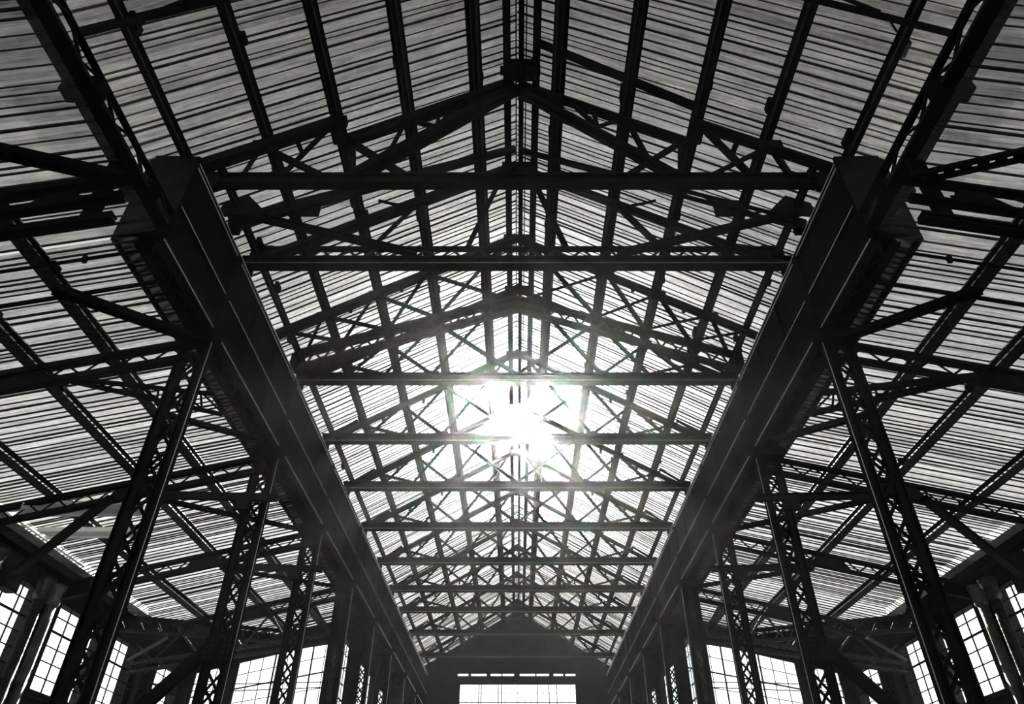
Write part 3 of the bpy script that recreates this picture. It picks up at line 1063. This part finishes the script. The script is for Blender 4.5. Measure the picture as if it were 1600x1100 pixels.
    ladder('wind_brace', 'near perforated brace slanting in above the nearest aisle truss, %s edge' % sd, (s * 4.95, 5.62, 6.98), (s * 7.4, 4.3, 6.45), .14, .1, 'aisle wind braces')
    ladder('wind_brace', 'perforated brace from the nearest %s column head to the first aisle purlin' % sd, (s * 5.4, 8.85, 7.02), (s * 6.72, 7.45, 6.78), .16, .1, 'aisle wind braces')
    t = thing('lattice_brace', 'tapering lattice brace from the second aisle truss towards the %s girder' % sd, 'brace', (s * 7.2, 9.3, 6.4), 'lattice wind braces')
    A, B, C = Vector((s * 7.6, 9.15, 6.45)), Vector((s * 5.5, 10.35, 6.9)), Vector((s * 5.5, 11.0, 6.87))
    MB().bar(A, B, .1, .09, 'L', t=.02).build('chord', STEEL, t)
    MB().bar(A, C, .1, .09, 'L', t=.02).build('chord', STEEL, t)
    m = MB()
    m.zigzag(A.lerp(B, .25), B, A.lerp(C, .25), C, 11, .04, .014, (0, 0, 1))
    m.build('lacing', STEEL, t)
    ladder('wind_brace', 'slim brace running to the second %s column head under the aisle roof' % sd, (s * 6.3, 10.5, 6.55), (s * 5.1, 11.95, 6.86), .12, .08, 'aisle wind braces')
    ladder('wind_brace', 'brace from the third aisle truss gusset to the third %s column head, upper' % sd, (s * 7.5, 13.2, 6.2), (s * 5.3, 16.0, 6.7), .12, .08, 'aisle wind braces')
    ladder('wind_brace', 'brace from the fourth aisle truss gusset to the fourth %s column head' % sd, (s * 7.5, 17.3, 6.2), (s * 5.3, 20.2, 6.7), .12, .08, 'aisle wind braces')
    # sag rods
    for q, (yy, lab) in enumerate(((7.05, 'thin rod with a knuckle across the near %s aisle roof'), (7.7, 'thicker rod across the near %s aisle roof, level with the first brace end'))):
        t = thing('sag_rod', lab % sd, 'rod', (s * 8, yy, 6.6), 'aisle sag rods')
        MB().bar((s * 5.4, yy, az(5.4) - .22), (s * 11.1, yy, az(11.1) - .22), .05 + .02 * q, .05 + .02 * q, 'O').build('rod', STEEL, t)
        if q == 0:
            MB().box(*sorted((s * 6.12, s * 6.18)), yy - .03, yy + .03, az(6.15) - .28, az(6.15) - .17).build('knuckle', STEEL, t)
    # knee strut to the wall
    t = thing('knee_strut', 'long black knee strut from the third aisle truss down to the %s wall' % sd, 'strut', (s * 8.2, 12.9, 5.9), 'knee struts')
    MB().bar((s * 8.1, 12.75, cz(8.1) - .38), (s * 11.12, 15.0, 5.12), .16, .12, 'C', t=.02).build('channel', STEEL, t)
    MB().box(*sorted((s * 10.95, s * 11.2)), 14.8, 15.25, 4.9, 5.3).build('wall_shoe', STEEL, t)
    # slanting lattice girder at the valley
    t = thing('valley_girder', 'slanting lattice girder where the %s aisle roof meets the end bay' % sd, 'girder', (s * 9.2, 22.8, 5.5), 'valley girders')
    a0, a1 = Vector((s * 11.15, 19.92, az(11.15) - .28)), Vector((s * 7.3, 25.15, az(7.3) - .22))
    a2 = Vector((s * 5.6, 25.1, az(5.6) - .25))
    dn = Vector((0, 0, -.36))
    MB().bar(a0, a1, .12, .12, 'L', t=.02).build('upper_chord', STEEL, t)
    m = MB()
    m.bar(a0 + dn, a1 + dn, .12, .1, 'L', t=.02)
    m.build('lower_chord', STEEL_WORN, t)
    m = MB()
    m.zigzag(a0, a1, a0 + dn, a1 + dn, 24, .045, .014, (0, 1, 0))
    m.build('lacing', STEEL, t)
    # tie rods in front of the end windows
    for q, z in enumerate((4.32, 4.18)):
        t = MB().tube([(s * 11.1, 21.3, z), (s * 8.6, 21.3, z - .05 * q - .03), (s * 5.5, 21.3, z + .03)], .014).build('tie_rod', STEEL, None, (s * 8, 21.3, z))
        tag(t, '%s thin tie rod strung across the far %s aisle windows' % (('upper', 'lower')[q], sd), 'rod', 'aisle tie rods')
    # round cast columns on the window wall
    for q, (yy, rr) in enumerate(((16.2, .13), (16.72, .12), (14.3, .13))):
        lab = ['grey square-shouldered wall post beside the round one on the %s wall' % sd, 'round cast-iron wall column between the tall windows on the %s wall' % sd,
               'dark wall post at the %s edge of the photo under the knee strut' % sd][q]
        t = thing('wall_column', lab, 'column', (s * 11.05, yy, -1.6), 'wall columns')
        MB().lathe(s * 11.05, yy, [(rr * 1.1, -1.6), (rr, -1.3), (rr * .92, 5.05)]).build('shaft', IRON if q == 1 else STEEL_WORN, t)
        MB().lathe(s * 11.05, yy, [(rr * .95, 5.05), (rr * 1.3, 5.12), (rr * 1.3, 5.2), (rr * 1.1, 5.25), (rr * 1.5, 5.45), (rr * 1.6, 5.55)]).build('capital', IRON if q == 1 else STEEL_WORN, t)
    t = thing('corner_post', 'laced corner post where the %s window wall turns to the end bay' % sd, 'column', (s * 11.05, 22.0, -1.6), 'corner posts')
    MB().box(*sorted((s * 10.95, s * 11.2)), 21.75, 21.95, -1.6, 5.4).build('leg', STEEL, t)
    MB().box(*sorted((s * 10.95, s * 11.2)), 22.3, 22.55, -1.6, 5.4).build('leg', STEEL, t)
    m = MB()
    m.zigzag((s * 11, 21.95, -1.4), (s * 11, 21.95, 5.3), (s * 11, 22.3, -1.4), (s * 11, 22.3, 5.3), 20, .05, .014, (1, 0, 0))
    m.build('lacing', STEEL_WORN, t)
    t = thing('end_wall_post', 'laced post standing against the far %s aisle window' % sd, 'column', (s * 9.7, 25.0, -1.6), 'end wall posts')
    for g in (-1, 1):
        MB().bar((s * 9.7 + g * .13, 25.0, -1.6), (s * 9.7 + g * .13, 25.0, az(9.7) - .5), .09, .1, 'I', (1, 0, 0), .02).build('leg', STEEL, t)
    m = MB()
    m.zigzag((s * 9.7 - .1, 24.95, -1.4), (s * 9.7 - .1, 24.95, az(9.7) - .6), (s * 9.7 + .1, 24.95, -1.4), (s * 9.7 + .1, 24.95, az(9.7) - .6), 28, .04, .012, (0, 1, 0))
    m.build('lacing', STEEL, t)

# ------------------------------------------------------------------ duct and conduit on the left aisle
d = thing('ventilation_duct', 'light grey ventilation duct with rounded end slung under the left aisle roof', 'duct', (-9.2, 13.6, 5.5))


def lift(m, dz):
    for v in m.bm.verts:
        v.co.z += az(v.co.x) + dz
    return m


m = MB()
m.bar((-10.0, 13.05, 0), (-8.3, 13.95, 0), .42, .3, 'O')
lift(m, -.42).build('main_run', DUCTM, d)
m = MB()
m.bar((-8.3, 13.95, 0), (-8.12, 14.05, 0), .40, .28, 'O')
lift(m, -.42).build('rounded_end', DUCTM, d)
m = MB()
m.prism([(-10.35, 14.2), (-8.9, 15.0), (-8.75, 15.3), (-10.2, 14.75)], 'z', -.05, .05)
lift(m, -.3).build('tray', DUCTM, d)
m = MB()
m.bar((-10.32, 14.5, -.02), (-8.75, 15.36, -.02), .04, .14)
lift(m, -.3).build('tray_lip', WHITEM, d)
for x, yy in ((-9.3, 13.42), (-8.7, 13.75), (-9.0, 14.7)):
    m = MB()
    m.bar((x, yy, -.35), (x, yy, -.02), .025, .025, 'O')
    lift(m, 0).build('hanger', IRON, d)
m = MB()
m.tube([(-10.58, YB + 8, az(10.58) - .2), (-10.58, 13.2, az(10.58) - .2), (-10.56, 16.6, az(10.58) - .2)], .03)
tag(m.build('conduit', WHITEM, None, (-10.58, 12, 5.9)), 'white conduit running along the outermost left timber purlin', 'conduit')

# ------------------------------------------------------------------ dusty air filling the hall
hz, ht = material('dusty_air')
vo = ht.nodes.new('ShaderNodeVolumeScatter')
vo.inputs['Color'].default_value = (1.0, 1.0, 1.0, 1)
vo.inputs['Density'].default_value = 0.0003
vo.inputs['Anisotropy'].default_value = 0.963
ho = ht.nodes.new('ShaderNodeOutputMaterial')
ht.links.new(vo.outputs[0], ho.inputs['Volume'])
m = MB()
m.box(-14, 14, YB - 2, YN + 4, -1.55, 13.2)
h = m.build('haze', hz, None, (0, 19, -1.55))
tag(h, 'dusty sunlit haze hanging in the air of the whole hall', 'haze', None, 'stuff')
